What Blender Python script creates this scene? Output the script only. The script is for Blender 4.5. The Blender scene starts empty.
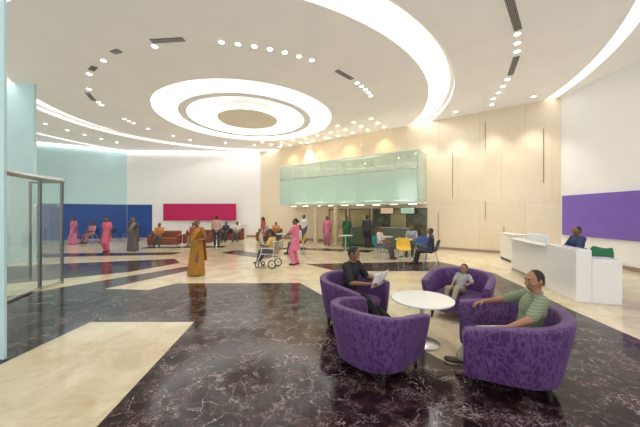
import bpy, math, random
from mathutils import Vector, Matrix
random.seed(4)
sc=bpy.context.scene
COL=sc.collection
V=Vector
sc.view_settings.view_transform='Standard'
sc.view_settings.exposure=.14

# ------------------------------------------------------------------ materials
def newmat(name):
    m=bpy.data.materials.new(name); m.use_nodes=True
    nt=m.node_tree; b=nt.nodes['Principled BSDF']
    return m,nt,b
MC={}
def mat(col,rough=.6,metal=0,var=.12,scale=12,sheen=0,emit=0,coat=0,bump=0):
    key=(tuple(col),rough,metal,var,scale,sheen,emit,coat,bump)
    if key in MC: return MC[key]
    m,nt,b=newmat('surface'); N=nt.nodes; L=nt.links
    tc=N.new('ShaderNodeTexCoord'); no=N.new('ShaderNodeTexNoise'); no.inputs['Scale'].default_value=scale; no.inputs['Detail'].default_value=4
    L.new(tc.outputs['Object'],no.inputs['Vector'])
    r=N.new('ShaderNodeValToRGB'); c=col
    r.color_ramp.elements[0].position=.3; r.color_ramp.elements[1].position=.7
    r.color_ramp.elements[0].color=(c[0]*(1-var),c[1]*(1-var),c[2]*(1-var),1)
    r.color_ramp.elements[1].color=(min(1,c[0]*(1+var)),min(1,c[1]*(1+var)),min(1,c[2]*(1+var)),1)
    L.new(no.outputs['Fac'],r.inputs['Fac']); L.new(r.outputs['Color'],b.inputs['Base Color'])
    b.inputs['Roughness'].default_value=rough; b.inputs['Metallic'].default_value=metal
    b.inputs['Sheen Weight'].default_value=sheen; b.inputs['Coat Weight'].default_value=coat
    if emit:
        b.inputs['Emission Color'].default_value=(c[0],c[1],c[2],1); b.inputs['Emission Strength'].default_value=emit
    if bump:
        bp=N.new('ShaderNodeBump'); bp.inputs['Strength'].default_value=bump; bp.inputs['Distance'].default_value=.02
        L.new(no.outputs['Fac'],bp.inputs['Height']); L.new(bp.outputs['Normal'],b.inputs['Normal'])
    MC[key]=m; return m

def marble_dark():
    m,nt,b=newmat('dark_marble'); N=nt.nodes; L=nt.links
    tc=N.new('ShaderNodeTexCoord')
    n1=N.new('ShaderNodeTexNoise'); n1.inputs['Scale'].default_value=1.8; n1.inputs['Detail'].default_value=10; n1.inputs['Roughness'].default_value=.6
    L.new(tc.outputs['Object'],n1.inputs['Vector'])
    mx=N.new('ShaderNodeMixRGB'); mx.blend_type='ADD'; mx.inputs[0].default_value=1
    L.new(tc.outputs['Object'],mx.inputs[1]); L.new(n1.outputs['Color'],mx.inputs[2])
    def veins(scale,w,n2s,p0,p1):
        vo=N.new('ShaderNodeTexVoronoi'); vo.feature='DISTANCE_TO_EDGE'; vo.inputs['Scale'].default_value=scale
        L.new(mx.outputs[0],vo.inputs['Vector'])
        r1=N.new('ShaderNodeValToRGB'); e=r1.color_ramp.elements
        e[0].position=0; e[0].color=(1,1,1,1); e[1].position=w; e[1].color=(0,0,0,1)
        L.new(vo.outputs['Distance'],r1.inputs['Fac'])
        n2=N.new('ShaderNodeTexNoise'); n2.inputs['Scale'].default_value=n2s; n2.inputs['Detail'].default_value=8
        L.new(tc.outputs['Object'],n2.inputs['Vector'])
        r2=N.new('ShaderNodeValToRGB'); e=r2.color_ramp.elements; e[0].position=p0; e[1].position=p1
        L.new(n2.outputs['Fac'],r2.inputs['Fac'])
        mu=N.new('ShaderNodeMath'); mu.operation='MULTIPLY'; L.new(r1.outputs['Color'],mu.inputs[0]); L.new(r2.outputs['Color'],mu.inputs[1]); return mu
    a=veins(3.2,.018,2.5,.42,.58); c=veins(8.5,.03,4,.46,.64)
    ad=N.new('ShaderNodeMath'); ad.operation='MAXIMUM'; L.new(a.outputs[0],ad.inputs[0]); L.new(c.outputs[0],ad.inputs[1])
    n3=N.new('ShaderNodeTexNoise'); n3.inputs['Scale'].default_value=4; n3.inputs['Detail'].default_value=12; n3.inputs['Roughness'].default_value=.72
    L.new(tc.outputs['Object'],n3.inputs['Vector'])
    r3=N.new('ShaderNodeValToRGB'); e=r3.color_ramp.elements
    e[0].position=.42; e[0].color=(.012,.005,.007,1); e[1].position=.82; e[1].color=(.12,.058,.064,1)
    L.new(n3.outputs['Fac'],r3.inputs['Fac'])
    m3=N.new('ShaderNodeMixRGB'); L.new(ad.outputs[0],m3.inputs[0]); L.new(r3.outputs['Color'],m3.inputs[1]); m3.inputs[2].default_value=(.46,.41,.40,1)
    L.new(m3.outputs[0],b.inputs['Base Color'])
    rr=N.new('ShaderNodeMapRange'); rr.inputs['To Min'].default_value=.04; rr.inputs['To Max'].default_value=.24; L.new(n3.outputs['Fac'],rr.inputs['Value']); L.new(rr.outputs[0],b.inputs['Roughness'])
    b.inputs['Specular IOR Level'].default_value=.28
    return m
def marble_cream():
    m,nt,b=newmat('cream_marble'); N=nt.nodes; L=nt.links
    tc=N.new('ShaderNodeTexCoord')
    n=N.new('ShaderNodeTexNoise'); n.inputs['Scale'].default_value=1.6; n.inputs['Detail'].default_value=9; n.inputs['Roughness'].default_value=.7; n.inputs['Distortion'].default_value=.5
    L.new(tc.outputs['Object'],n.inputs['Vector'])
    r=N.new('ShaderNodeValToRGB'); e=r.color_ramp.elements
    e[0].position=.3; e[0].color=(.57,.45,.27,1); e[1].position=.68; e[1].color=(.82,.73,.53,1)
    L.new(n.outputs['Fac'],r.inputs['Fac'])
    br=N.new('ShaderNodeTexBrick'); br.offset=0; br.inputs['Scale'].default_value=1; br.inputs['Brick Width'].default_value=1.2; br.inputs['Row Height'].default_value=1.2; br.inputs['Mortar Size'].default_value=.003
    br.inputs['Color1'].default_value=(1,1,1,1); br.inputs['Color2'].default_value=(.97,.97,.97,1); br.inputs['Mortar'].default_value=(.85,.82,.78,1)
    L.new(tc.outputs['Object'],br.inputs['Vector'])
    m3=N.new('ShaderNodeMixRGB'); m3.blend_type='MULTIPLY'; m3.inputs[0].default_value=1
    L.new(r.outputs['Color'],m3.inputs[1]); L.new(br.outputs['Color'],m3.inputs[2]); L.new(m3.outputs[0],b.inputs['Base Color'])
    b.inputs['Roughness'].default_value=.12
    return m
def panel_mat(c,w,h,name='wood_panel'):
    m,nt,b=newmat(name); N=nt.nodes; L=nt.links
    tc=N.new('ShaderNodeTexCoord'); sx=N.new('ShaderNodeSeparateXYZ'); cb=N.new('ShaderNodeCombineXYZ')
    L.new(tc.outputs['Object'],sx.inputs[0]); L.new(sx.outputs['X'],cb.inputs['X']); L.new(sx.outputs['Z'],cb.inputs['Y'])
    br=N.new('ShaderNodeTexBrick'); br.offset=.5; br.inputs['Scale'].default_value=1; br.inputs['Brick Width'].default_value=w; br.inputs['Row Height'].default_value=h; br.inputs['Mortar Size'].default_value=.006
    br.inputs['Color1'].default_value=(c[0],c[1],c[2],1); br.inputs['Color2'].default_value=(c[0]*.96,c[1]*.94,c[2]*.91,1); br.inputs['Mortar'].default_value=(c[0]*.78,c[1]*.74,c[2]*.7,1)
    L.new(cb.outputs[0],br.inputs['Vector'])
    wv=N.new('ShaderNodeTexNoise'); mp=N.new('ShaderNodeMapping'); mp.inputs['Scale'].default_value=(14,14,.6); wv.inputs['Scale'].default_value=2
    L.new(tc.outputs['Object'],mp.inputs[0]); L.new(mp.outputs[0],wv.inputs['Vector'])
    r=N.new('ShaderNodeValToRGB'); r.color_ramp.elements[0].color=(.9,.88,.85,1); r.color_ramp.elements[1].color=(1,1,1,1); L.new(wv.outputs['Fac'],r.inputs['Fac'])
    mm=N.new('ShaderNodeMixRGB'); mm.blend_type='MULTIPLY'; mm.inputs[0].default_value=1
    L.new(br.outputs['Color'],mm.inputs[1]); L.new(r.outputs['Color'],mm.inputs[2]); L.new(mm.outputs[0],b.inputs['Base Color'])
    b.inputs['Roughness'].default_value=.45
    return m
def glass_mat(tint,clear,name='glass',refl=.04):
    m=bpy.data.materials.new(name); m.use_nodes=True; nt=m.node_tree; N=nt.nodes; L=nt.links; N.clear()
    o=N.new('ShaderNodeOutputMaterial'); t=N.new('ShaderNodeBsdfTransparent'); t.inputs[0].default_value=(*tint,1)
    g=N.new('ShaderNodeBsdfGlossy'); g.inputs['Roughness'].default_value=.03
    d=N.new('ShaderNodeBsdfDiffuse'); d.inputs[0].default_value=(*tint,1)
    lw=N.new('ShaderNodeLayerWeight'); lw.inputs['Blend'].default_value=.5
    pw=N.new('ShaderNodeMath'); pw.operation='POWER'; pw.inputs[1].default_value=4; L.new(lw.outputs['Facing'],pw.inputs[0])
    ml=N.new('ShaderNodeMath'); ml.operation='MULTIPLY_ADD'; ml.inputs[1].default_value=.6; ml.inputs[2].default_value=refl; L.new(pw.outputs[0],ml.inputs[0])
    mx0=N.new('ShaderNodeMixShader'); mx0.inputs[0].default_value=1-clear
    L.new(t.outputs[0],mx0.inputs[1]); L.new(d.outputs[0],mx0.inputs[2])
    mx=N.new('ShaderNodeMixShader'); L.new(ml.outputs[0],mx.inputs[0]); L.new(mx0.outputs[0],mx.inputs[1]); L.new(g.outputs[0],mx.inputs[2]); L.new(mx.outputs[0],o.inputs[0])
    return m
def velvet():
    m,nt,b=newmat('purple_velvet'); N=nt.nodes; L=nt.links
    tc=N.new('ShaderNodeTexCoord')
    n1=N.new('ShaderNodeTexNoise'); n1.inputs['Scale'].default_value=7; n1.inputs['Detail'].default_value=4
    mp=N.new('ShaderNodeMapping'); mp.inputs['Scale'].default_value=(1,1,.4); mp.inputs['Rotation'].default_value=(.35,.3,0); L.new(tc.outputs['Object'],mp.inputs[0]); L.new(mp.outputs[0],n1.inputs['Vector'])
    mx=N.new('ShaderNodeMixRGB'); mx.blend_type='ADD'; mx.inputs[0].default_value=.3; L.new(mp.outputs[0],mx.inputs[1]); L.new(n1.outputs['Color'],mx.inputs[2])
    vo=N.new('ShaderNodeTexVoronoi'); vo.feature='DISTANCE_TO_EDGE'; vo.inputs['Scale'].default_value=20; L.new(mx.outputs[0],vo.inputs['Vector'])
    r=N.new('ShaderNodeValToRGB'); e=r.color_ramp.elements
    e[0].position=.0; e[0].color=(.14,.06,.21,1); e[1].position=.22; e[1].color=(.056,.016,.10,1)
    L.new(vo.outputs['Distance'],r.inputs['Fac']); L.new(r.outputs['Color'],b.inputs['Base Color'])
    b.inputs['Roughness'].default_value=.55; b.inputs['Sheen Weight'].default_value=.15; b.inputs['Sheen Tint'].default_value=(.7,.55,.9,1)
    return m
def stripes(c1,c2,sc_=60):
    m,nt,b=newmat('striped_fabric'); N=nt.nodes; L=nt.links
    tc=N.new('ShaderNodeTexCoord'); w=N.new('ShaderNodeTexWave'); w.bands_direction='Z'; w.inputs['Scale'].default_value=sc_/6
    L.new(tc.outputs['Object'],w.inputs['Vector']); r=N.new('ShaderNodeValToRGB'); r.color_ramp.interpolation='CONSTANT'
    r.color_ramp.elements[0].color=(*c1,1); r.color_ramp.elements[1].color=(*c2,1); r.color_ramp.elements[1].position=.5
    L.new(w.outputs['Color'],r.inputs['Fac']); L.new(r.outputs['Color'],b.inputs['Base Color']); b.inputs['Roughness'].default_value=.8
    return m
def newsprint():
    m,nt,b=newmat('newsprint'); N=nt.nodes; L=nt.links
    tc=N.new('ShaderNodeTexCoord'); w=N.new('ShaderNodeTexBrick'); w.inputs['Scale'].default_value=1; w.inputs['Brick Width'].default_value=.09; w.inputs['Row Height'].default_value=.05; w.inputs['Mortar Size'].default_value=.006
    w.inputs['Color1'].default_value=(.55,.55,.55,1); w.inputs['Color2'].default_value=(.85,.85,.83,1); w.inputs['Mortar'].default_value=(.85,.85,.82,1)
    sx=N.new('ShaderNodeSeparateXYZ'); cb=N.new('ShaderNodeCombineXYZ')
    L.new(tc.outputs['Object'],sx.inputs[0]); L.new(sx.outputs['X'],cb.inputs['X']); L.new(sx.outputs['Z'],cb.inputs['Y'])
    L.new(cb.outputs[0],w.inputs['Vector']); L.new(w.outputs['Color'],b.inputs['Base Color']); b.inputs['Roughness'].default_value=.9
    return m
def emis(c,s,name='lamp_glow'):
    m,nt,b=newmat(name)
    no=nt.nodes.new('ShaderNodeTexNoise'); no.inputs['Scale'].default_value=1
    b.inputs['Base Color'].default_value=(*c,1); b.inputs['Emission Color'].default_value=(*c,1); b.inputs['Emission Strength'].default_value=s
    return m

M_DARK=marble_dark(); M_CREAM=marble_cream()
M_CEIL_GLOW=mat((.82,.80,.77),.7,var=.02,scale=1,emit=.15); M_TAN_GLOW=mat((.76,.68,.55),.7,var=.03,scale=1,emit=.16)  # ceiling paints carry an added even glow to brighten ceiling and room
M_WHITE=mat((.92,.92,.92),.6,var=.01,scale=1); M_TEAL=mat((.54,.76,.79),.6,var=.03,scale=1)
M_BLUE=mat((.02,.08,.32),.5,var=.1,scale=2); M_MAG=mat((.54,.008,.11),.5,var=.04,scale=2); M_PURP=mat((.20,.12,.50),.5,var=.04,scale=2)
M_PANEL=panel_mat((.87,.77,.60),1.7,2.2)
M_COVE=emis((1,.995,.98),6.5); M_COVE2=emis((1,.995,.98),3.4); M_COVE3=emis((1,.995,.98),3.2); M_RECESS_GLOW=mat((.90,.90,.89),.6,var=.01,scale=1,emit=.16); M_LAMP=emis((1,.97,.9),14); M_WARM=emis((1,.6,.22),8)  # the recess is matte white with a faint glow added; strips are the lamps
M_BLACK=mat((.02,.02,.022),.4); M_METAL=mat((.6,.6,.62),.25,metal=1,var=.03); M_GWHITE=mat((.88,.88,.87),.2,var=.01,coat=.3)
M_GLASS=glass_mat((.90,.97,.95),.95,refl=.14); M_FROST=glass_mat((.76,.92,.83),.40,'frosted_glass',refl=.16); M_CLEARG=glass_mat((.84,.96,.89),.66,'green_glass',refl=.24)
M_VELVET=velvet(); M_DKGLASS=mat((.10,.11,.06),.15,var=.7,scale=2.5)
M_POST=mat((.16,.17,.18),.3,metal=.6)

# ------------------------------------------------------------------ builders
class MB:
    def __init__(s): s.v=[]; s.f=[]
    def rev(s,M,prof,n=14):
        b=len(s.v); s.v.append(M@V((0,0,prof[0][1])))
        for r,z in prof[1:-1]:
            for k in range(n):
                a=2*math.pi*k/n; s.v.append(M@V((r*math.cos(a),r*math.sin(a),z)))
        s.v.append(M@V((0,0,prof[-1][1]))); m=len(prof)-2; e=len(s.v)-1
        for k in range(n):
            k2=(k+1)%n
            s.f.append((b,b+1+k2,b+1+k))
            for j in range(m-1):
                o=b+1+j*n; s.f.append((o+k,o+k2,o+n+k2,o+n+k))
            o=b+1+(m-1)*n; s.f.append((o+k,o+k2,e))
    def cap(s,p0,p1,r0,r1=None,xd=None,sx=1,sy=1,n=14):
        if r1 is None: r1=r0
        p0=V(p0); p1=V(p1); z=(p1-p0); L=z.length
        if L<1e-5: z=V((0,0,1)); L=1e-5
        z=z.normalized(); x=V(xd) if xd is not None else (V((1,0,0)) if abs(z.x)<.8 else V((0,1,0)))
        x=(x-z*x.dot(z)).normalized(); y=z.cross(x)
        M=Matrix.Translation(p0)@Matrix((x,y,z)).transposed().to_4x4()@Matrix.Diagonal((sx,sy,1,1))
        pr=[]
        for k in range(6):
            a=-math.pi/2+math.pi/2*k/5; pr.append((r0*math.cos(a),r0*math.sin(a)))
        for k in range(6):
            a=math.pi/2*k/5; pr.append((r1*math.cos(a),L+r1*math.sin(a)))
        s.rev(M,pr,n)
    def ell(s,c,r,R=None,n=18):
        M=Matrix.Translation(V(c))@(R.to_4x4() if R is not None else Matrix.Identity(4))@Matrix.Diagonal((r[0],r[1],r[2],1))
        pr=[(math.cos(-math.pi/2+math.pi*k/10),math.sin(-math.pi/2+math.pi*k/10)) for k in range(11)]
        s.rev(M,pr,n)
    def cyl(s,p0,p1,r0,r1=None,n=20):
        if r1 is None: r1=r0
        p0=V(p0); p1=V(p1); z=(p1-p0); L=z.length; z=z.normalized(); x=(V((1,0,0)) if abs(z.x)<.8 else V((0,1,0)))
        x=(x-z*x.dot(z)).normalized(); y=z.cross(x)
        M=Matrix.Translation(p0)@Matrix((x,y,z)).transposed().to_4x4()
        s.rev(M,[(0,0),(r0,0),(r1,L),(0,L)],n)
    def box(s,c,d,R=None):
        b=len(s.v); c=V(c)
        for x in(-.5,.5):
            for y in(-.5,.5):
                for z in(-.5,.5):
                    q=V((x*d[0],y*d[1],z*d[2])); s.v.append(c+(R@q if R is not None else q))
        for f in((0,1,3,2),(4,6,7,5),(0,4,5,1),(2,3,7,6),(0,2,6,4),(1,5,7,3)): s.f.append(tuple(b+i for i in f))
    def torus(s,c,ax,R,r,n=28,m=8):
        c=V(c); z=V(ax).normalized(); x=(V((0,0,1)) if abs(z.z)<.8 else V((1,0,0))); x=(x-z*x.dot(z)).normalized(); y=z.cross(x); b=len(s.v)
        for i in range(n):
            a=2*math.pi*i/n; d=x*math.cos(a)+y*math.sin(a)
            for j in range(m):
                t=2*math.pi*j/m; s.v.append(c+d*(R+r*math.cos(t))+z*r*math.sin(t))
        for i in range(n):
            for j in range(m):
                s.f.append((b+i*m+j,b+((i+1)%n)*m+j,b+((i+1)%n)*m+(j+1)%m,b+i*m+(j+1)%m))
    def loft(s,rings,close=True):
        n=len(rings[0]); b=len(s.v)
        for r in rings: s.v+= [V(p) for p in r]
        for j in range(len(rings)-1):
            for k in range(n):
                k2=(k+1)%n; s.f.append((b+j*n+k,b+j*n+k2,b+(j+1)*n+k2,b+(j+1)*n+k))
        if close:
            s.f.append(tuple(b+k for k in range(n-1,-1,-1))); s.f.append(tuple(b+(len(rings)-1)*n+k for k in range(n)))
    def strip(s,rows):
        n=len(rows[0]); b=len(s.v)
        for r in rows: s.v+=[V(p) for p in r]
        for j in range(len(rows)-1):
            for k in range(n-1): s.f.append((b+j*n+k,b+j*n+k+1,b+(j+1)*n+k+1,b+(j+1)*n+k))
    def obj(s,name,m,parent=None,smooth=True,bevel=0,solid=0,remesh=0,sm=0,label=None,subd=0):
        me=bpy.data.meshes.new(name); me.from_pydata([tuple(v) for v in s.v],[],s.f); me.validate()
        me.materials.append(m)
        ob=bpy.data.objects.new(name,me); COL.objects.link(ob)
        if solid:
            md=ob.modifiers.new('solid','SOLIDIFY'); md.thickness=solid; md.offset=0
        if bevel:
            md=ob.modifiers.new('bevel','BEVEL'); md.width=bevel; md.segments=3; md.limit_method='ANGLE'; md.angle_limit=.6
        if subd:
            md=ob.modifiers.new('sub','SUBSURF'); md.levels=subd; md.render_levels=subd
        if remesh:
            md=ob.modifiers.new('r','REMESH'); md.mode='VOXEL'; md.voxel_size=remesh
            if sm:
                md=ob.modifiers.new('s','SMOOTH'); md.factor=.5; md.iterations=sm
            dg=bpy.context.evaluated_depsgraph_get(); nm=bpy.data.meshes.new_from_object(ob.evaluated_get(dg))
            ob.modifiers.clear(); ob.data=nm
            nm.materials.clear(); nm.materials.append(m)
            me=nm
        if smooth:
            for p in me.polygons: p.use_smooth=True
            if not remesh:
                try: me.set_sharp_from_angle(angle=math.radians(42))
                except Exception: pass
        if parent: ob.parent=parent
        if label: ob['label']=label
        return ob
def tag(ob,label,cat,group=None,kind=None):
    ob['label']=label; ob['category']=cat
    if group: ob['group']=group
    if kind: ob['kind']=kind
    return ob
def struct(ob): ob['kind']='structure'; return ob
def empty(name,label,cat,loc=(0,0,0),rz=0,group=None,scale=1):
    e=bpy.data.objects.new(name,None); COL.objects.link(e); e.empty_display_size=.1
    e.location=loc; e.rotation_euler=(0,0,math.radians(rz)); e.scale=(scale,)*3
    return tag(e,label,cat,group)
def dup(e,loc,rz=None,label=None):
    n=e.copy(); COL.objects.link(n); n.location=loc
    if rz is not None: n.rotation_euler=(0,0,math.radians(rz))
    if label: n['label']=label
    for c in list(e.children):
        k=c.copy(); COL.objects.link(k); k.parent=n
        for g in list(c.children):
            q=g.copy(); COL.objects.link(q); q.parent=k
    return n
def bx(c,d): 
    b=MB(); b.box(c,d); return b

# ------------------------------------------------------------------ setting
b=MB(); b.box((-3,9,-.1),(36,28,.2)); struct(b.obj('floor',M_CREAM,smooth=False))
def inlay(pts):
    b=MB(); b.v=[V((x,y,.003)) for x,y in pts]; b.f=[tuple(range(len(pts)))]
    me_=b.obj('floor',M_DARK,smooth=False); struct(me_); return me_
inlay([(-3.7,-1),(-3.7,4.52),(-9.5,4.52+.0),(-9.5,-1)])
inlay([(-1.5,-1),(-1.83,2.3),(-2.03,4.52),(-9.5,4.521),(-9.5,4.9),(-6.57,5.94),(-4.33,9.33),(-3.96,8.67),(-5.0,6.5),(-3.9,6.4),(-3.6,7.0),(-.5,7.05),(.25,5.6),(1.5,3.25),(1.75,3.2),(2.9,4.6),(3.7,7),(3.5,8.5),(.5,8.5),(-.5,9.7),(4.3,10.2),(5.1,8.2),(4.55,5),(4.43,3.87),(8,-1)])
inlay([(-10.3,9.33),(-5.6,10.8),(-4.95,9.9),(-5.7,8.38),(-7.7,6.95),(-11,7.5)])
inlay([(-12.5,11.0),(-6.3,11.9),(-6.2,12.6),(-13,12.2)])
inlay([(-4.4,12.4),(-2.2,10.9),(-1.6,11.4),(-4.0,13.4)])
inlay([(-9,14.0),(-5,14.4),(-5,15.1),(-9,14.9)])
inlay([(-2.2,13.8),(2.2,12.6),(2.6,13.3),(-2.0,14.6)])

def wall(name,p0,p1,z0,z1,m,t=.15):
    p0=V((*p0,0)); p1=V((*p1,0)); d=p1-p0; L=d.length; a=math.atan2(d.y,d.x)
    b=MB(); b.box((L/2,t/2,(z0+z1)/2),(L,t,z1-z0)); o=b.obj(name,m,smooth=False); o.location=p0; o.rotation_euler=(0,0,a); return struct(o)
HC=6.35
W0=V((9.55,11.08)); W1=V((-4.5,21.15))
wall('wall_back',tuple(W1),tuple(W0),0,HC+.3,M_PANEL)
wd=(W1-W0).normalized()
wn=V((-wd.y,wd.x)); 
if wn.y>0: wn=-wn
wang=math.degrees(math.atan2(wd.y,wd.x))
wall('wall_far',(-14.2,20.6),(-4.5,21.15),0,HC+.3,M_WHITE)
wall('wall_left',(-18.6,17.9),(-14.2,20.6),2.4,HC+.3,M_TEAL)
o=wall('wall_left_lower',(-18.6,17.95),(-14.2,20.65),0,2.4,M_BLUE)
wall('wall_side',(-18.6,-2),(-18.6,17.9),0,HC+.3,M_TEAL)
wall('wall_right',(9.55,11.08),(9.55,-2),0,HC+.3,M_WHITE)
wall('wall_pillar',(-11.3,9.9),(-10.12,9.9),0,HC,M_TEAL,.1)
wall('wall_column',(-5.4,3.35),(-3.78,3.35),0,HC,M_TEAL,.03)
wall('wall_blue_field',(-14.15,20.55),(-12.4,20.65),0,2.4,M_BLUE,.04)
wall('trim_50',(-18.4,17.85),(-14.15,20.46),HC-.10,HC-.02,M_COVE2,.08)
wall('trim_51',(-14.1,20.46),(-4.7,20.98),HC-.10,HC-.02,M_COVE2,.08)
b=bx((-8.9,20.82,1.85),(5.35,.12,1.25)); o=tag(b.obj('wall_panel',M_MAG,smooth=False,bevel=.01),'crimson pink rectangular accent panel on the white wall','wall panel'); o.rotation_euler=(0,0,0); o.location.y=-.1
b=bx((9.5,5.3,1.68),(.08,11.3,1.52)); tag(b.obj('wall_panel',M_PURP,smooth=False,bevel=.01),'purple rectangular accent panel on the white wall','wall panel')
for nm,p0,p1 in(('baseboard_far',(-12.4,20.6),(-4.55,21.05)),('baseboard_back',tuple(W1+wn*.04),tuple(W0+wn*.04))):
    wall(nm,p0,p1,0,.12,mat((.35,.25,.2),.3),.03)
wall('baseboard_right',(9.5,11),(9.5,-1),0,.12,mat((.35,.25,.2),.3),.03)
ti=1
def wslot(s,z0,z1,w=.018,out=.012,m=mat((.17,.15,.12),.6)):
    global ti
    p=W0+wd*s+wn*out; b=MB(); b.box((0,0,(z0+z1)/2),(w,.02,z1-z0)); o=b.obj('trim_%d'%ti,m,smooth=False); ti+=1
    o.location=(p.x,p.y,0); o.rotation_euler=(0,0,math.radians(wang)); return struct(o)
for s,z0,z1 in((.55,3.0,5.2),(2.6,1.5,2.3),(2.6,4.6,5.9),(3.95,2.5,4.6),(4.6,.5,1.8),(1.9,.3,1.2)): wslot(s,z0,z1)

# ceiling ------------------------------------------------------------
C=V((-3.5,13.6))
def fy(r):   # the middle rings are flattened toward the far wall
    if r<=4.1: return 1
    if r<8: return 1-.22*(r-4.1)/3.9
    if r<=9.3: return .78
    return min(1,.78+.22*(r-9.3)/3.3)
def annulus(name,r0,r1,z0,z1,m,n=180):
    b=MB(); vs=[]
    for r,z in((r0,z0),(r1,z0),(r1,z1),(r0,z1)):
        q=[]
        for k in range(n):
            s_=math.sin(2*math.pi*k/n); q.append(V((C.x+r*math.cos(2*math.pi*k/n),C.y+r*s_*(fy(r) if s_>0 else 1),z)))
        vs.append(q)
    for q in vs: b.v+=q
    for j in range(4):
        for k in range(n):
            k2=(k+1)%n; j2=(j+1)%4; b.f.append((j*n+k,j*n+k2,j2*n+k2,j2*n+k))
    return struct(b.obj(name,m,smooth=True))
def disc(name,r,z0,z1,m,n=96):
    b=MB(); b.rev(Matrix.Translation((C.x,C.y,0)),[(0,z0),(r,z0),(r,z1),(0,z1)],n); return struct(b.obj(name,m))
annulus('ceiling',4.05,8.2,HC,HC+.45,M_CEIL_GLOW)
annulus('ceiling',9.05,12.8,HC,HC+.45,M_CEIL_GLOW)
annulus('ceiling',8.9,9.06,HC+.18,HC+.45,M_CEIL_GLOW)
annulus('ceiling',13.12,30,HC,HC+.45,M_CEIL_GLOW)
annulus('ceiling',2.7,3.05,HC-.04,HC+.14,M_CEIL_GLOW)
disc('ceiling',1.42,HC-.06,HC+.2,M_TAN_GLOW)
annulus('trim_30',8.15,9.05,HC+.44,HC+.5,M_RECESS_GLOW)
annulus('trim_38',8.21,8.50,HC+.36,HC+.43,M_COVE)
annulus('trim_31',12.75,13.2,HC+.40,HC+.5,M_COVE2)
annulus('trim_32',0.5,4.1,HC+.44,HC+.55,M_RECESS_GLOW)
annulus('trim_33',3.86,4.04,HC+.24,HC+.32,M_COVE3)
annulus('trim_34',3.06,3.14,HC+.02,HC+.12,M_COVE3)
annulus('trim_35',2.58,2.69,HC+.02,HC+.12,M_COVE3)
annulus('trim_36',1.44,1.54,HC-.0,HC+.12,M_COVE3)
def pol(r,a): return (C.x+r*math.cos(math.radians(a)),C.y+r*math.sin(math.radians(a)))
b=MB(); b.torus((0,0,0),(0,0,1),.085,.014); dl0=b.obj('recessed_downlight',M_WHITE)
b=MB(); b.cyl((0,0,-.006),(0,0,.004),.08); dl0b=b.obj('lens',M_LAMP,parent=dl0)
tag(dl0,'round recessed ceiling downlight with white trim','ceiling light','downlights in the ceiling')
first=True
def dlight(x,y,z=HC):
    global first
    if first: dl0.location=(x,y,z-.005); first=False; return
    n=dl0.copy(); COL.objects.link(n); n.location=(x,y,z-.005); k=dl0b.copy(); COL.objects.link(k); k.parent=n
sp=bpy.data.lights.new('downlight_beam','SPOT'); sp.energy=200; sp.color=(1,.95,.86); sp.spot_size=math.radians(75); sp.spot_blend=.7; sp.shadow_soft_size=.07
def spot(x,y):
    o=bpy.data.objects.new('downlight_beam',sp); COL.objects.link(o); o.location=(x,y,HC-.04)
for a in list(range(-82,-54,4)): dlight(*pol(6.15,a))
for a in (-38,-35,-32,-29,-26): dlight(*pol(6.1,a))
for a in (-100,-120,-133,-147,-160,-163,180,177,174,165,150,140): dlight(*pol(6.0,a))
for a in (120,100,80,60,40): dlight(*pol(5.3,a))
for a in (-37,-34.5,-32,-22,-19,-16,-13): dlight(*pol(10.7,a))
for a in (-50,-60): dlight(*pol(10.9,a))
for a in (155,160,165,170,176): dlight(*pol(10.6,a))
for a in (-82,-66,-120,-147,180,150): spot(*pol(6.15,a))
for a in (100,60): spot(*pol(5.3,a))
for a in (-34.5,-16,-60): spot(*pol(10.7,a))
for a in (-32,): spot(*pol(6.1,a))
for s in (.9,2.3,3.7,5.1):  # fixtures and beams added to throw warm pools on the panelled wall
    p=W0+wd*s+wn*.75; dlight(p.x,p.y); spot(p.x,p.y)
def vent(r,a,l=.9):
    x,y=pol(r,a); b=MB(); b.box((0,0,0),(l,.16,.02)); o=b.obj('air_vent',mat((.12,.12,.12),.6),smooth=False)
    b=MB()
    for k in range(5): b.box((0,-.06+.03*k,-.014),(l,.008,.01))
    b.obj('grille',mat((.5,.5,.5),.5),parent=o,smooth=False)
    o.location=(x,y,HC-.008); o.rotation_euler=(0,0,math.radians(a+90)); tag(o,'dark linear slot air vent in the ceiling','air vent','slot vents in the ceiling')
for r,a,l in((6.2,-95,.9),(6.1,-45,.8),(6.1,-155,.8),(6.0,-128,.35),(10.7,-42,1.5),(10.7,-27,1.2),(6.1,-112,.3)): vent(r,a,l)
b=MB(); b.cyl((0,0,-.01),(0,0,.01),.085); w0=b.obj('recessed_downlight',M_WARM); tag(w0,'small warm amber recessed ceiling downlight','ceiling light','amber downlights above the glass gallery')
k=0
for i in range(9):
    for j in range(3):
        p=W0+wd*(7.2+i*.95)+wn*(.5+j*.8)
        o=w0 if k==0 else w0.copy()
        if k: COL.objects.link(o)
        o.location=(p.x,p.y,HC-.012); k+=1
sw=bpy.data.lights.new('amber_beam','SPOT'); sw.energy=90; sw.color=(1,.66,.34); sw.spot_size=math.radians(100); sw.spot_blend=.8; sw.shadow_soft_size=.08
for s in (7.4,9.6,11.8,14):
    p=W0+wd*s+wn*.5; o=bpy.data.objects.new('amber_beam',sw); COL.objects.link(o); o.location=(p.x,p.y,HC-.05)

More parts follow.
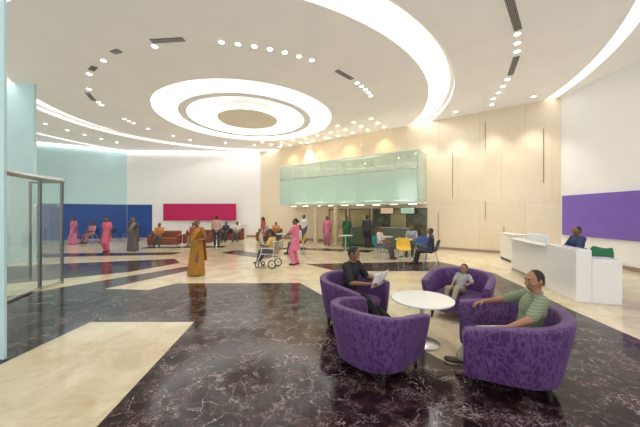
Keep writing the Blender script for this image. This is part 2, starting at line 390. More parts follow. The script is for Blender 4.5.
# glass gallery --------------------------------------------------------
g=empty('glass_gallery','pale green glass gallery box above the cafe openings','balcony')
def along(s,o_,z): p=W0+wd*s+wn*o_; return V((p.x,p.y,z))
g.location=along(0,0,0); g.rotation_euler=(0,0,math.radians(wang))
ys=1 if (Matrix.Rotation(math.radians(wang),2)@V((0,1))).dot(wn)>0 else -1
s0,s1,pr=5.15,13.9,1.45
def gb(name,x0,x1,y0,y1,z0,z1,m,bev=0,label=None):
    b=MB(); b.box(((x0+x1)/2,ys*(y0+y1)/2,(z0+z1)/2),(x1-x0,abs(y1-y0),z1-z0)); return b.obj(name,m,parent=g,smooth=False,bevel=bev,label=label)
gb('slab',s0,s1,0,pr-.03,2.22,2.36,M_WHITE)
gb('fascia',s0,s1,pr-.02,pr,2.28,3.85,M_FROST,label='frosted pale green glass')
gb('fascia',s0,s0+.02,.02,pr-.02,2.28,3.85,M_FROST)
gb('upper_glass',s0,s1,pr-.02,pr-.005,3.86,4.72,M_CLEARG,label='clear greenish glass')
gb('upper_glass',s0,s0+.015,.02,pr-.02,3.86,4.72,M_CLEARG)
gb('rail',s0,s1,pr-.03,pr+.01,3.84,3.87,M_METAL)
gb('rail',s0,s1,pr-.03,pr+.01,4.70,4.74,mat((.8,.9,.85),.3))
gb('mullion',s0-.01,s0+.03,pr-.03,pr+.01,2.3,4.74,mat((.45,.62,.53),.3))
for i in range(1,9):
    x=s0+(s1-s0)*i/8; gb('mullion',x-.004,x+.004,pr-.005,pr+.003,2.36,4.72,mat((.62,.80,.70),.3))
for i in range(9):
    x=s0+.5+(s1-s0-1)*i/8; gb('strip_light',x-.2,x+.2,pr-.85,pr-.79,2.205,2.22,emis((1,.84,.58),8))
for i in range(5):
    x=s0+1+(s1-s0-2)*i/4; gb('gallery_lamp',x-.5,x+.5,.5,.6,2.4,2.44,emis((1,.95,.85),8))
gb('back_panel',s0+.05,s1-.05,.08,.12,2.4,3.5,mat((.84,.92,.84),.6))

M_OLIVE=mat((.40,.35,.18),.4,var=.4,scale=1.5)
wi=1
def shopwin(s,w,z0=.0,z1=2.1,m=None):
    global wi
    e=MB(); p=W0+wd*s+wn*.0
    e.box((0,0,(z0+z1)/2),(w,.05,z1-z0)); o=e.obj('window_%d'%wi,m or M_DKGLASS,smooth=False); wi+=1
    o.location=(p.x+wn.x*.03,p.y+wn.y*.03,0); o.rotation_euler=(0,0,math.radians(wang)); struct(o)
    fr=MB()
    for q in(-w/2,w/2): fr.box((q,0,(z0+z1)/2),(.06,.09,z1-z0))
    fr.box((0,0,z1),(w+.06,.09,.06)); f=fr.obj('frame',mat((.12,.10,.07),.4),parent=o,smooth=False)
for s,w in((5.6,.9),(6.6,.9),(7.6,.9),(8.9,1.3)): shopwin(s,w,0,2.0,M_OLIVE if s in(6.6,8.9) else None)
shopwin(10.4,1.2,0,2.0,mat((.6,.5,.3),.4,var=.4,scale=1.5))
for i,s in enumerate((6.0,7.1)):
    p=W0+wd*s+wn*.35; b=MB(); b.box((0,0,1.9),(.75,.05,.36)); o=b.obj('hanging_screen',M_BLACK,smooth=False,bevel=.01)
    b=MB(); b.box((0,ys*.028,1.9),(.69,.004,.3)); b.obj('display',emis(((.35,.5,.42),(.6,.45,.3))[i],.4),parent=o,smooth=False)
    b=MB(); b.cyl((0,0,2.05),(0,0,2.21),.012); b.obj('hanger',M_METAL,parent=o)
    o.location=(p.x,p.y,0); o.rotation_euler=(0,0,math.radians(wang)); tag(o,'lit menu screen hanging above the cafe counter','screen','menu screens above the cafe counter')
def counter(label,loc,rz,l,h,d,m,mt):
    e=empty('service_counter',label,'counter',loc,rz)
    bx((0,0,h/2-.02),(l,d,h-.04)).obj('body',m,parent=e,smooth=False,bevel=.01)
    bx((0,0,h-.01),(l+.08,d+.08,.04)).obj('worktop',mt,parent=e,smooth=False,bevel=.01)
    bx((0,0,.04),(l-.1,d+.01,.08)).obj('plinth',M_BLACK,parent=e,smooth=False); return e
p=W0+wd*7.2+wn*.9; counter('dark cafe counter with steel top',(p.x,p.y,0),wang,3.2,1.05,.5,mat((.12,.15,.10),.4),M_METAL)
counter('low white counter by the crimson wall panel',(-6.3,19.6,0),0,2.2,.95,.6,M_GWHITE,M_GWHITE)
for s in(9.8,11.2):
    p=W0+wd*s+wn*1.2; b=MB(); b.cyl((0,0,0),(0,0,2.22),.14,n=28); o=b.obj('column',mat((.75,.62,.42),.4)); o.location=(p.x,p.y,0); tag(o,'round beige column holding up the glass gallery','column','columns under the gallery')

# glazed door enclosure -----------------------------------------------
ge=empty('glass_door_enclosure','curved glass entrance screen with slim metal frame','glass door')
pts=[]
for i in range(9):
    t=i/8; pts.append(V((-5.75-.75*math.sin(t*math.pi/2),4.6+2.45*t,0)))
b=MB(); b.strip([[p+V((0,0,.08)) for p in pts],[p+V((0,0,2.5)) for p in pts]]); b.obj('glass_pane',M_GLASS,parent=ge)
b=MB()
for i in range(8): b.cap(pts[i]+V((0,0,2.57)),pts[i+1]+V((0,0,2.57)),.07,n=8)
b.obj('top_rail',mat((.45,.5,.52),.3,metal=.6),parent=ge)
b=MB()
for i in range(8): b.cap(pts[i]+V((0,0,.04)),pts[i+1]+V((0,0,.04)),.03,n=8)
b.obj('bottom_rail',M_METAL,parent=ge)
for i in(8,6): 
    b=MB(); b.box((0,0,1.3),(.06,.05,2.6)); o=b.obj('post',M_POST,parent=ge,smooth=False,bevel=.008); o.location=pts[i]
b=MB(); q=pts[8]+V((-.9,.1,0)); b.strip([[pts[8]+V((0,0,.1)),q+V((0,0,.1))],[pts[8]+V((0,0,2.5)),q+V((0,0,2.5))]]); b.obj('door_leaf',M_GLASS,parent=ge)
b=MB(); b.box((q.x,q.y,1.3),(.04,.04,2.5)); b.obj('post',M_POST,parent=ge,smooth=False)
b=MB(); b.cap(pts[8]+V((0,0,2.54)),q+V((0,0,2.54)),.03,n=8); b.obj('top_rail',M_POST,parent=ge)

# ------------------------------------------------------------------ furniture
def tub_chair(label,loc,rz,group='purple tub chairs around the table'):
    e=empty('tub_chair',label,'armchair',loc,rz,group)
    a,bk,th=.385,.365,.12
    path=[]
    for i in range(7): path.append((V((-a,.36-.36*i/6)),V((-1,0))))
    for i in range(1,20):
        t=math.pi*i/20; c,s_=math.cos(t),math.sin(t)
        px=-a*(abs(c)**.8)*(1 if c>0 else -1); py=-bk*(abs(s_)**.8)
        path.append((V((px,py)),V((-math.copysign(abs(c)**1.2,c)/a,-(s_**1.2)/bk)).normalized()))
    for i in range(7): path.append((V((a,.36*i/6)),V((1,0))))
    rings=[]; n=len(path)
    def ring(p,nn,h,sc_=1,push=V((0,0))):
        r=[]; 
        prof=[(-.05,.12),(.035,.12),(.045,.14),(.055,.3),(.06,.5),(.06,h-.03),(.055,h-.012),(.04,h),(-.03,h),(-.045,h-.012),(-.05,h-.03),(-.05,.5),(-.05,.3)]
        for o_,z in prof:
            fl=.10*max(0,(z-.12))/.66
            c=.5*(.14+h); z2=c+(z-c)*sc_
            q=p+nn*(o_*sc_+fl)+push; r.append(V((q.x,q.y,z2)))
        return r
    for i,(p,nn) in enumerate(path):
        u=abs(i-(n-1)/2)/((n-1)/2)
        h=.755-.125*(u**1.5)
        if i==0:
            rings.append(ring(p,nn,h,.75,V((0,.035)))); rings.append(ring(p,nn,h,.94,V((0,.025))))
        rings.append(ring(p,nn,h))
        if i==n-1:
            rings.append(ring(p,nn,h,.94,V((0,.025)))); rings.append(ring(p,nn,h,.75,V((0,.035))))
    b=MB(); b.loft(rings); b.obj('backrest',M_VELVET,parent=e)
    def dshape(k,z):
        r=[]
        for i in range(32):
            t=2*math.pi*i/32; c,s=math.cos(t),math.sin(t)
            x=(abs(c)**.55)*(1 if c>0 else -1)*.355*k; y=(abs(s)**.6)*(1 if s>0 else -1)*.36*k+.02
            r.append(V((x,y,z)))
        return r
    b=MB(); b.loft([dshape(.96,.13),dshape(1,.15),dshape(1,.26),dshape(.97,.275)]); b.obj('seat_base',M_VELVET,parent=e)
    b=MB(); b.loft([dshape(.93,.28),dshape(.985,.30),dshape(1.02,.36),dshape(.98,.39),dshape(.7,.405),dshape(.3,.41)]); b.obj('seat_cushion',M_VELVET,parent=e)
    for x,y in((-.34,.33),(.34,.33),(-.29,-.27),(.29,-.27)):
        b=MB(); b.cyl((x*1.04,y*1.04,0.003),(x,y,.15),.018,.03,12); b.obj('leg',M_BLACK,parent=e)
    return e
CH=[((.64,3.25),-46,'purple patterned velvet tub chair, empty, back turned'),((2.00,3.02),66,'purple patterned velvet tub chair under the man in green'),
    ((.54,4.5),-128,'purple patterned velvet tub chair under the reading man'),((2.38,4.78),141,'purple patterned velvet tub chair under the child')]
c0=tub_chair(CH[0][2],(CH[0][0][0],CH[0][0][1],0),CH[0][1])
for (x,y),r,l in CH[1:]:
    n=dup(c0,(x,y,0),r,l)
    if 'green' in l: n.scale=(1.02,1.08,1)
c0.scale=(.95,.95,.98)
e=empty('side_table','round white pedestal table between the purple chairs','table',(1.38,3.78,0))
b=MB(); b.rev(Matrix.Identity(4),[(0,.575),(.37,.575),(.40,.585),(.405,.595),(.40,.607),(0,.61)],64); b.obj('table_top',M_GWHITE,parent=e)
b=MB(); b.rev(Matrix.Identity(4),[(0,.02),(.05,.02),(.035,.06),(.03,.3),(.035,.54),(.09,.575),(0,.575)],28); b.obj('pedestal',M_GWHITE,parent=e)
b=MB(); b.rev(Matrix.Identity(4),[(0,.003),(.22,.003),(.225,.012),(.2,.02),(.05,.03),(0,.03)],40); b.obj('base',M_METAL,parent=e)
# reception desk
de=empty('reception_desk','white stepped reception desk with raised front counter','desk',(5.95,8.7,0),math.degrees(math.atan2(-3.2,-.85)))
L=3.31; 
bx((1.05,.11,.47),(2.1,.22,.94)).obj('front_panel',M_GWHITE,parent=de,smooth=False,bevel=.01)
bx((1.05,.10,.965),(2.14,.34,.05)).obj('counter_top',M_GWHITE,parent=de,smooth=False,bevel=.012)
bx((2.73,.07,.52),(1.16,.26,1.04)).obj('front_block',M_GWHITE,parent=de,smooth=False,bevel=.012)
bx((L/2-.3,.42,.73),(L-.6,.40,.04)).obj('work_surface',M_GWHITE,parent=de,smooth=False,bevel=.008)
bx((L-.22,.44,.43),(.44,.48,.86)).obj('side_cabinet',M_GWHITE,parent=de,smooth=False,bevel=.01)
bx((1.05,-.004,.05),(2.05,.01,.08)).obj('kick_plate',M_METAL,parent=de,smooth=False)
bx((.02,.42,.36),(.04,.40,.70)).obj('end_panel',M_GWHITE,parent=de,smooth=False)
e=counter('low white counter section beside the reception desk',(7.15,10.4,0),75,1.1,1.0,.45,M_GWHITE,M_GWHITE)
def monitor(loc,rz):
    e=empty('computer_monitor','white computer monitor standing on the reception desk','monitor',loc,rz)
    bx((0,0,.27),(.46,.03,.29)).obj('housing',M_GWHITE,parent=e,smooth=False,bevel=.008)
    bx((0,-.017,.27),(.43,.004,.26)).obj('display',mat((.05,.06,.08),.1),parent=e,smooth=False)
    b=MB(); b.cyl((0,.01,.01),(0,.01,.2),.02); b.obj('stand',M_METAL,parent=e)
    b=MB(); b.cyl((0,0,0),(0,0,.012),.1); b.obj('base',M_METAL,parent=e)
monitor((6.28,8.2,.752),95)
monitor((6.13,7.75,.752),95)

def shell_chair(label,loc,rz,col,group=None,s=1):
    e=empty('lounge_chair',label,'chair',loc,rz,group,s)
    rows=[]
    for i,(y,z,w) in enumerate(((.24,.42,.22),(.2,.45,.25),(0,.43,.26),(-.16,.44,.26),(-.22,.52,.26),(-.25,.65,.25),(-.29,.8,.21),(-.3,.83,.17))):
        rows.append([V((w*q,y+ (.06*q*q if i>2 else 0),z+.04*q*q)) for q in(-1,-.75,-.4,0,.4,.75,1)])
    b=MB(); b.strip(rows); b.obj('seat',mat(col,.5),parent=e,solid=.03,subd=1)
    for x,y in((-.2,.2),(.2,.2),(-.18,-.2),(.18,-.2)):
        b=MB(); b.cyl((x*1.15,y*1.15,0),(x*.8,y*.7,.43),.013,.013,10); b.obj('leg',M_METAL,parent=e)
    return e
def sofa(label,loc,rz,col,w=1.5,group=None):
    e=empty('sofa',label,'sofa',loc,rz,group); m=mat(col,.6)
    bx((0,0,.22),(w,.75,.24)).obj('seat_base',m,parent=e,smooth=False,bevel=.03)
    bx((0,-.32,.55),(w,.18,.52)).obj('backrest',m,parent=e,bevel=.06)
    for q in(-1,1): bx((q*(w/2-.07),.02,.42),(.15,.74,.4)).obj('armrest',m,parent=e,bevel=.05)
    for q in(-1,1): bx((q*(w/4-.04),.05,.39),(w/2-.1,.6,.12)).obj('seat_cushion',m,parent=e,bevel=.04)
    for x in(-1,1):
        for y in(-1,1): 
            b=MB(); b.cyl((x*(w/2-.1),y*.3,0),(x*(w/2-.1),y*.3,.11),.02,.025,10); b.obj('leg',M_METAL,parent=e)
    return e
sofa('rust orange lounge sofa with people seated',(-8.3,15.0,0),-165,(.26,.075,.04))
sofa('rust orange lounge sofa with people seated',(-6.9,15.9,0),-170,(.26,.075,.04))
sofa('dark red lounge sofa near the crimson panel',(-5.6,17.6,0),180,(.20,.045,.04))
sofa('brown lounge sofa in the waiting area',(-3.1,17.2,0),180,(.20,.10,.05))
for i,x in enumerate((-14.6,-13.7,-12.8,-11.9)): shell_chair('blue waiting chair by the blue wall',(x,16.6+.25*i,0),170,(.03,.10,.45),'blue waiting chairs')
shell_chair('yellow moulded visitor chair with chrome legs',(3.05,10.2,0),170,(.80,.52,.05))
shell_chair('yellow moulded visitor chair with chrome legs',(-.9,12.2,0),100,(.80,.48,.05))
shell_chair('blue moulded visitor chair with chrome legs',(4.15,11.0,0),200,(.03,.10,.32))
shell_chair('teal moulded visitor chair with chrome legs',(2.35,11.0,0),-120,(.03,.30,.38))
shell_chair('teal moulded visitor chair with chrome legs',(3.9,11.9,0),150,(.03,.30,.38))
shell_chair('dark moulded chair facing the cafe tables',(3.8,9.6,0),60,(.04,.05,.09))
shell_chair('green visitor chair behind the reception desk',(6.56,6.72,0),100,(.02,.18,.09),s=1.1)
shell_chair('dark office chair behind the reception desk',(6.72,7.5,0),75,(.03,.03,.06))
def cafetable(label,loc,col=(.6,.6,.6)):
    e=empty('cafe_table',label,'table',loc,0,'small cafe tables')
    b=MB(); b.rev(Matrix.Identity(4),[(0,.70),(.33,.70),(.345,.715),(.33,.73),(0,.73)],36); b.obj('table_top',mat(col,.3),parent=e)
    b=MB(); b.cyl((0,0,.02),(0,0,.70),.03); b.obj('pedestal',M_METAL,parent=e)
    b=MB(); b.cyl((0,0,0),(0,0,.025),.2); b.obj('base',M_METAL,parent=e)
for x,y in((3.35,11.2),(2.9,12.5),(1.2,13.2),(-1.9,14.2)): cafetable('small round cafe table on a metal pedestal',(x,y,0))

def wheelchair(label,loc,rz,col=(.05,.05,.06)):
    e=empty('wheelchair',label,'wheelchair',loc,rz,scale=.94)
    for q in(-1,1):
        b=MB(); b.torus((q*.26,-.18,.15),(1,0,0),.13,.018)
        w=b.obj('wheel',M_BLACK,parent=e)
        b=MB(); b.cyl((q*.24,-.18,.15),(q*.28,-.18,.15),.03)
        for k in range(10):
            t=2*math.pi*k/10; b.cap((q*.26,-.18,.15),(q*.26,-.18+.13*math.cos(t),.15+.13*math.sin(t)),.004,n=6)
        b.obj('spokes',M_METAL,parent=w)
        b=MB(); b.torus((q*.22,.38,.085),(1,0,0),.065,.018,16); b.obj('caster',M_BLACK,parent=e)
    b=MB()
    for q in(-1,1):
        x=q*.23
        P=[(x,-.25,.92),(x,-.22,.5),(x,-.2,.3),(x,.1,.3),(x,.38,.15)]
        for i in range(4): b.cap(P[i],P[i+1],.014,n=8)
        P=[(x,-.35,.93),(x,-.25,.92)]; b.cap(P[0],P[1],.016,n=8)
        P=[(x,-.22,.68),(x,.2,.68),(x,.24,.48),(x,-.2,.48),(x,.24,.48),(x,.42,.12)]
        for i in range(5): b.cap(P[i],P[i+1],.014,n=8)
        b.cap((x,-.2,.3),(q*.25,-.18,.15),.014,n=8)
    b.cap((-.23,.1,.3),(.23,.1,.3),.014,n=8); b.obj('frame',mat((.75,.75,.75),.3),parent=e)
    bx((0,.02,.485),(.44,.44,.035)).obj('seat',mat(col,.6),parent=e,bevel=.01)
    bx((0,-.235,.70),(.44,.03,.4)).obj('backrest',mat(col,.6),parent=e,bevel=.01)
    bx((0,.48,.12),(.38,.14,.015)).obj('footrest',M_BLACK,parent=e,bevel=.004)
    return e
wheelchair('wheelchair with chrome frame pushed across the lobby',(-1.62,9.1,0),75,(.35,.3,.25))

# ------------------------------------------------------------------ people
SK1=mat((.23,.105,.055),.5,var=.06); SK2=mat((.34,.17,.095),.5,var=.06)
M_HAIR=mat((.012,.010,.010),.6,var=.4,scale=60,bump=.3)
def ik(a,c,l1,l2,pole):
    d=c-a; Ln=min(d.length,(l1+l2)*.995); dr=d.normalized(); ca=(l1*l1+Ln*Ln-l2*l2)/(2*l1*Ln); ca=max(-1,min(1,ca)); sa=math.sqrt(1-ca*ca)
    p=pole-dr*pole.dot(dr); p.normalize(); return a+dr*l1*ca+p*l1*sa, a+dr*Ln
def hand(b,w,d,n,side,curl=.35,g=0):
    d=d.normalized(); n=(n-d*n.dot(d)).normalized(); lat=d.cross(n).normalized()
    b.cap(w,w+d*.075,.026,.03,xd=lat,sx=1.3,sy=.55)
    for i,ln in enumerate((.062,.072,.068,.052)):
        o=(-.034+.0228*i)*side
        p=w+d*.082+lat*o*1.0; d1=d*math.cos(curl)-n*math.sin(curl)+lat*o*1.5; d1.normalize(); q=p+d1*ln*.55
        d2=d*math.cos(curl*2.4)-n*math.sin(curl*2.4); d2.normalize()
        b.cap(w+d*.05+lat*o*.9,p,.010,.0088,n=10); b.cap(p,q,.0088,.008,n=10); b.cap(q,q+d2*ln*.5,.008,.0068,n=10)
    p=w+d*.022-lat*.03*side; q=p+(d*.75-lat*.6*side-n*.35).normalized()*.042; b.cap(p,q,.012,.0095,n=10); b.cap(q,q+(d*.95-lat*.15*side-n*.3).normalized()*.034,.0095,.0075,n=10)
def person(label,loc,rz,outfit,top,bottom,pose='stand',s=1.0,skin=SK1,lean=0,yaw=0,pitch=0,hands=None,feet=None,hair='short',hip=None,near=False,
           sleeve=1.0,drape=None,group=None,handdir=None,curl=.35,sheen=0,hs=1.0):
    vox=.0055 if near else .012
    cm=top if isinstance(top,bpy.types.Material) else mat(top,.75,var=.15,scale=25,sheen=sheen,bump=.15)
    bm_=bottom if isinstance(bottom,bpy.types.Material) else mat(bottom,.8,var=.15,scale=25,bump=.15)
    P=V(hip) if hip else (V((0,0,.90)) if pose=='stand' else V((0,-.1,.57)))
    la=math.radians(lean); up=V((0,-math.sin(la),math.cos(la))); fw=V((0,math.cos(la),math.sin(la)))
    Rt=Matrix((V((1,0,0)),fw,up)).transposed()
    at=lambda x,y,z: P+V((1,0,0))*x+fw*y+up*z
    NB=at(0,-.01,.47)
    Rh=(Matrix.Rotation(math.radians(yaw),3,'Z')@Matrix.Rotation(math.radians(pitch),3,'X'))*hs
    hup=(up*.4+V((0,0,1))*.6).normalized()
    H=NB+hup*(.155+.1*(hs-1))+V((0,.025,0)); hd=lambda x,y,z: H+Rh@V((x,y,z))
    SH={-1:at(-.165,-.01,.435),1:at(.165,-.01,.435)}; HP={-1:at(-.09,0,-.03),1:at(.09,0,-.03)}
    if hands is None:
        hands={-1:(-.22,.06,P.z-.09),1:(.22,.06,P.z-.09)} if pose=='stand' else {-1:(-.12,P.y+.32,P.z+.13),1:(.12,P.y+.32,P.z+.13)}
    if feet is None:
        feet={-1:(-.09,.03,.075),1:(.09,-.04,.075)} if pose=='stand' else {-1:(-.12,P.y+.52,.075),1:(.12,P.y+.50,.075)}
    EL={};WR={};KN={};AN={}
    for q in(-1,1):
        EL[q],WR[q]=ik(SH[q],V(hands[q]),.28,.25,V((q*.6,-.7,-.6)))
        KN[q],AN[q]=ik(HP[q],V(feet[q]),.43,.405,V((q*.12,1,.5)))
    b=MB()
    b.ell(at(0,0,0),(.155,.108,.12),Rt); b.cap(at(0,0,.02),at(0,0,.22),.125,.12,xd=(1,0,0),sx=1.1,sy=.82); b.ell(at(0,0,.31),(.16,.108,.165),Rt)
    b.cap(SH[-1],SH[1],.055,n=12); b.cap(at(-.07,-.01,.45),at(0,-.01,.49),.05,.05); b.cap(at(.07,-.01,.45),at(0,-.01,.49),.05,.05)
    b.cap(at(0,-.01,.42),H+V((0,-.015,-.04)),.055,.05)
    b.ell(H,(.074,.092,.108),Rh); b.ell(hd(0,.022,-.055),(.056,.062,.062),Rh); b.ell(hd(0,.035,-.095),(.03,.035,.022),Rh)
    b.cap(hd(0,.084,.012),hd(0,.106,-.026),.010,.0145,n=10); b.ell(hd(0,.095,-.03),(.019,.012,.009),Rh)
    for q in(-1,1): b.ell(hd(q*.076,-.005,-.008),(.011,.02,.031),Rh); b.ell(hd(q*.038,.06,-.03),(.024,.022,.024),Rh)
    b.cap(hd(-.032,.08,.03),hd(.032,.08,.03),.012,n=10)
    b.ell(hd(0,.084,-.062),(.022,.012,.007),Rh); b.ell(hd(0,.082,-.073),(.02,.012,.007),Rh)
    for q in(-1,1):
        b.cap(SH[q],EL[q],.050,.039); b.cap(EL[q],WR[q],.040,.026); b.cap(HP[q],KN[q],.088,.056); b.cap(KN[q],AN[q],.055,.036)
        m_=KN[q].lerp(AN[q],.3)+V((0,-.015,0)); b.cap(m_,KN[q].lerp(AN[q],.5)+V((0,-.012,0)),.055,.045)
        A=AN[q]; b.cap(A+V((0,-.03,-.03)),A+V((q*.02,.15,-.045)),.034,.026,xd=(1,0,0),sx=1.15)
        dd=(WR[q]-EL[q]).normalized()
        if handdir: dd=V(handdir[q])
        nn=V((q*.9,.1,.1)) if pose=='stand' and abs(dd.z)>.7 else V((q*.25,0,1))
        hand(b,WR[q],dd,nn,q,curl)
    o=b.obj('person',skin,remesh=vox,sm=2 if near else 1)
    g=.016 if not near else .014
    cv=.008 if near else .014
    sari=outfit=='sari'
    t=MB(); t.ell(at(0,0,.31),(.16+g,.108+g,.155+g),Rt); t.cap(SH[-1],SH[1],.055+g,n=12)
    t.cap(at(-.07,-.01,.445),at(0,-.01,.465),.05+g*.6); t.cap(at(.07,-.01,.445),at(0,-.01,.465),.05+g*.6)
    if not sari:
        t.cap(at(0,0,-.02),at(0,0,.22),.125+g,.12+g,xd=(1,0,0),sx=1.12,sy=.86); t.ell(at(0,0,-.01),(.16+g,.115+g,.10),Rt)
    else: t.cap(at(0,0,.16),at(0,0,.24),.12+g,.12+g,xd=(1,0,0),sx=1.1,sy=.84)
    for q in(-1,1):
        ln=min(1,sleeve); t.cap(SH[q],SH[q].lerp(EL[q],ln),.054+g,.046+g)
        if sleeve>1: t.cap(EL[q],EL[q].lerp(WR[q],sleeve-1),.046+g*.8,.036+g*.6)
    if outfit=='tunic':
        rings=[]
        for z,rx,ry in((.02,.17,.13),(-.1,.185,.14),(-.25,.20,.15),(-.38,.21,.16)):
            rings.append([P+V((rx*math.cos(a*math.pi/14)*(1+.02*math.sin(a*1.9)),ry*math.sin(a*math.pi/14),z)) for a in range(28)])
        if pose=='stand': t.loft(rings)
    t.obj('top' if sari else 'shirt',cm,parent=o,remesh=cv,sm=2)
    if near:
        t=MB(); t.torus(NB+up*.012+V((0,.004,0)),(hup+V((0,.35,0))).normalized(),.058,.011,28,8); t.obj('collar',cm,parent=o)
    if sari and pose=='stand':
        t=MB(); rings=[]
        for k in range(13):
            u=k/12; z=P.z+.14-u*(P.z+.11); rx=.155+.075*u+.02*math.sin(u*math.pi)+.02*(u**4); ry=.125+.085*u
            am=.01+.05*u
            rings.append([V((rx*math.cos(a*2*math.pi/56)*(1+am*math.sin(a*2*math.pi/56*11+u)),.0+ry*math.sin(a*2*math.pi/56)*(1+am*math.sin(a*2*math.pi/56*11+u))+.03*u,z)) for a in range(56)])
        t.loft(rings); t.obj('skirt',bm_,parent=o)
    else:
        t=MB(); t.ell(at(0,0,-.01),(.155+g,.112+g,.115+g),Rt)
        lw=.02 if outfit=='tunic' else .004
        for q in(-1,1):
            t.cap(HP[q],KN[q],.09+g,.062+g+lw); t.cap(KN[q],AN[q].lerp(KN[q],.08),.062+g+lw,.045+g+lw)
        t.obj('trousers',bm_,parent=o,remesh=cv,sm=2)
    if sari:
        dm=mat(drape or bottom,.6,var=.35,scale=16,bump=.2)
        path=[(.16,.06,.08,.10),(.10,.13,.16,.10),(0,.145,.28,.09),(-.09,.12,.40,.075),(-.13,.03,.50,.07),(-.13,-.08,.44,.08),(-.12,-.14,.2,.10),(-.11,-.17,-.05,.12),(-.11,-.18,-.3,.13),(-.11,-.19,-.5,.14)]
        rows=[]
        for i,(x,y,z,w) in enumerate(path):
            a_=path[max(0,i-1)]; c_=path[min(len(path)-1,i+1)]; tg=V((c_[0]-a_[0],c_[1]-a_[1],c_[2]-a_[2])).normalized()
            nrm=V((x*.6,y,.35 if i==4 else 0)).normalized(); sd=tg.cross(nrm).normalized()
            rows.append([at(x,y,z)+sd*w*qq+nrm*(.008*math.cos(qq*9)) for qq in(-1,-.66,-.33,0,.33,.66,1)])
        t=MB(); t.strip(rows); t.obj('drape',dm,parent=o,solid=.012,subd=1)
    t=MB()
    t.ell(hd(0,-.017,.025),(.0765,.086,.091),Rh); t.ell(hd(0,-.030,-.008),(.072,.068,.075),Rh)
    if hair=='bun': t.ell(hd(0,-.115,-.01),(.042,.035,.042),Rh)
    if hair=='long': t.cap(hd(0,-.08,0),at(0,-.13,.28),.05,.03)
    if near:
        for q in(-1,1): t.ell(hd(q*.067,.014,.02),(.011,.016,.03),Rh)
    t.obj('hair',M_HAIR,parent=o,remesh=.006 if near else .012,sm=1)
    for q in(-1,1):
        if near:
            t=MB(); t.ell(hd(q*.030,.0825,.008),(.011,.006,.0055),Rh,12); ey=t.obj('eye',mat((.6,.56,.52),.3) ,parent=o)
            t=MB(); t.ell(hd(q*.030,.0868,.008),(.0052,.003,.0052),Rh,10); t.obj('iris',mat((.02,.01,.008),.2),parent=ey)
            t=MB(); t.cap(hd(q*.016,.0925,.027),hd(q*.044,.084,.028),.004,.003,n=8); t.obj('eyebrow',M_HAIR,parent=o)
        else:
            t=MB(); t.ell(hd(q*.030,.083,.008),(.011,.007,.006),Rh,10); t.obj('eye',mat((.05,.035,.03),.3) ,parent=o)
        A=AN[q]; t=MB(); t.cap(A+V((0,-.035,-.035)),A+V((q*.02,.155,-.045)),.038,.029,xd=(1,0,0),sx=1.2,sy=.95)
        t.obj('shoe',mat((.06,.035,.025),.4),parent=o)
    if near:
        t=MB(); t.cap(hd(-.02,.092,-.067),hd(.02,.092,-.067),.0055,n=8); t.obj('mouth',mat((.25,.09,.065),.5),parent=o)
    o.location=loc; o.rotation_euler=(0,0,math.radians(rz)); o.scale=(s,)*3
    tag(o,label,'person',group); return o

# man in green
person('seated person in striped grey-green polo resting arms on the chair',(2.03,3.00,0),72,'shirt',stripes((.24,.28,.18),(.17,.21,.13),70),(.45,.42,.36),'sit',.95,skin=SK2,lean=9,yaw=24,pitch=-4,
       hip=(0,-.17,.49),hands={-1:(-.43,.14,.70),1:(.42,.20,.70)},feet={-1:(-.12,.40,.075),1:(.14,.48,.075)},near=True,sleeve=.85,handdir={-1:(.25,.9,-.25),1:(-.3,.9,-.2)})
# reader
person('seated person in black shirt reading a newspaper',(.56,4.48,0),-128,'shirt',(.012,.012,.016),(.015,.015,.02),'sit',1.0,skin=SK1,lean=-9,yaw=10,pitch=-28,
       hip=(0,-.12,.49),hands={-1:(-.16,.32,.70),1:(.16,.32,.70)},feet={-1:(-.10,.62,.075),1:(.12,.55,.075)},near=True,sleeve=.8,handdir={-1:(.1,.8,.3),1:(-.1,.8,.3)},curl=.6)
e=empty('newspaper','open white newspaper held by the reading person','newspaper',(.56,4.48,-.10),-128)
b=MB(); b.strip([[V((x,.45+abs(x)*-.12+ .35*(z-.85),z)) for x in(-.22,-.15,-.08,0)] for z in(.76,.84,.92,.98)]); b.obj('page',newsprint(),parent=e,solid=.003)
b=MB(); b.strip([[V((x,.45+abs(x)*-.12+ .35*(z-.85),z)) for x in(0,.08,.15,.22)] for z in(.76,.84,.92,.98)]); b.obj('page',newsprint(),parent=e,solid=.003)
# child
person('seated child in striped grey shirt leaning back in the purple chair',(2.36,4.76,0),128,'shirt',stripes((.45,.46,.44),(.14,.16,.18)),(.35,.30,.22),'sit',.58,skin=SK2,lean=36,yaw=8,pitch=-6,hs=1.3,
       hip=(0,-.02,.81),feet={-1:(-.15,.66,.60),1:(.10,.55,.48)},hands={-1:(-.34,.14,1.04),1:(.10,.22,.93)},near=True,sleeve=.8)
# receptionist
person('seated person in dark blue shirt behind the reception desk',(6.65,7.4,0),78,'shirt',(.03,.05,.14),(.03,.03,.04),'sit',1.08,skin=SK1,yaw=10,hip=(0,-.12,.58),hands={-1:(-.15,.22,.77),1:(.15,.22,.77)},sleeve=1.7)
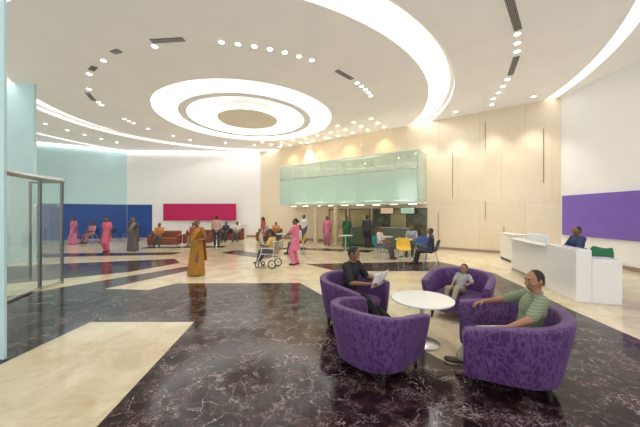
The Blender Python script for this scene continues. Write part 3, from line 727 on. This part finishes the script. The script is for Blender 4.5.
# standing
person('standing person in golden brown sari',(-3.5,7.97,0),165,'sari',(.35,.13,.02),(.42,.20,.03),s=.97,drape=(.50,.22,.03),hair='bun',yaw=15,sleeve=.6,hands={-1:(-.15,.20,1.02),1:(.18,.15,.95)})
person('standing person in pink tunic and trousers',(-9.66,12.7,0),170,'tunic',(.75,.15,.25),(.75,.15,.25),s=.97,hair='bun',sleeve=.7)
person('standing person in dark grey sari',(-8.73,13.07,0),190,'sari',(.06,.06,.07),(.12,.11,.12),s=.97,drape=(.25,.2,.18),hair='bun',sleeve=.6)
person('standing person in pink uniform pushing a wheelchair',(-.83,9.55,0),75,'tunic',(.75,.2,.32),(.75,.22,.35),s=.97,hair='bun',sleeve=.7,yaw=20,hands={-1:(-.2,.38,.95),1:(.2,.38,.95)})
person('seated person in yellow shirt riding in the wheelchair',(-1.62,9.1,0),75,'shirt',(.75,.55,.2),(.1,.1,.12),'sit',.86,hip=(0,-.08,.64),feet={-1:(-.1,.46,.22),1:(.1,.46,.22)},sleeve=.7)
person('standing person in pink top and dark trousers',(.39,15.5,0),175,'tunic',(.7,.2,.3),(.5,.15,.25),s=.98,hair='long')
person('standing person in dark green sari',(1.4,14.6,0),185,'sari',(.02,.10,.05),(.02,.13,.06),s=.98,drape=(.03,.18,.08),hair='bun')
person('standing person in white shirt',(-.95,16.6,0),150,'shirt',(.75,.72,.7),(.1,.1,.15),s=1.02)
person('standing person in pale shirt and dark trousers',(-5.5,14.9,0),20,'shirt',(.55,.35,.3),(.05,.05,.07),s=1.0)
person('standing person in pink sari by the blue chairs',(-14.0,15.9,0),160,'sari',(.6,.15,.3),(.65,.2,.35),s=.95,hair='bun')
person('standing person in red and cream clothes',(-3.1,15.2,0),120,'tunic',(.5,.12,.08),(.6,.55,.45),s=.96,hair='long')
person('standing person in dark clothes near the cafe',(2.4,14.3,0),-20,'shirt',(.05,.05,.07),(.04,.04,.05),s=1.02)
cols=[((.6,.25,.08),(.1,.1,.1)),((.7,.66,.6),(.12,.1,.1)),((.05,.06,.1),(.05,.05,.06)),((.65,.3,.35),(.4,.2,.2)),((.35,.35,.4),(.08,.08,.1))]
names=['orange','cream','dark','pink','grey']
def sitter(x,y,rz,i,hz=.54,on='sofa'):
    person('seated person in %s clothes on a %s'%(names[i],on),(x,y,0),rz,'shirt',cols[i][0],cols[i][1],'sit',.97,hip=(0,.0,hz+.01),sleeve=.9,group=None,yaw=random.choice((-15,0,20)))
sitter(-8.6,15.0,-165,0); sitter(-7.2,15.9,-170,3); sitter(-5.9,17.6,180,2); sitter(-5.2,17.6,180,1); sitter(-3.4,17.2,180,4); sitter(-2.7,17.2,180,0)
sitter(-13.7,16.85,170,3,.54,'blue chair'); sitter(-12.8,17.1,170,2,.54,'blue chair')
sitter(2.35,11.0,-120,1,.54,'teal chair'); sitter(3.9,11.9,150,4,.54,'teal chair'); sitter(3.8,9.6,60,2,.54,'dark chair'); sitter(-.9,12.2,100,1,.54,'yellow chair')

# ------------------------------------------------------------------ world / camera
w=bpy.data.worlds.new('world'); sc.world=w; w.use_nodes=True
w.node_tree.nodes['Background'].inputs[0].default_value=(.98,.985,1,1); w.node_tree.nodes['Background'].inputs[1].default_value=1.6
cam=bpy.data.cameras.new('camera'); co=bpy.data.objects.new('camera',cam); COL.objects.link(co); sc.camera=co
co.location=(0,0,1.75); co.rotation_euler=(math.pi/2,0,0); cam.lens=15.75; cam.sensor_width=36; cam.clip_end=200; cam.clip_start=.05
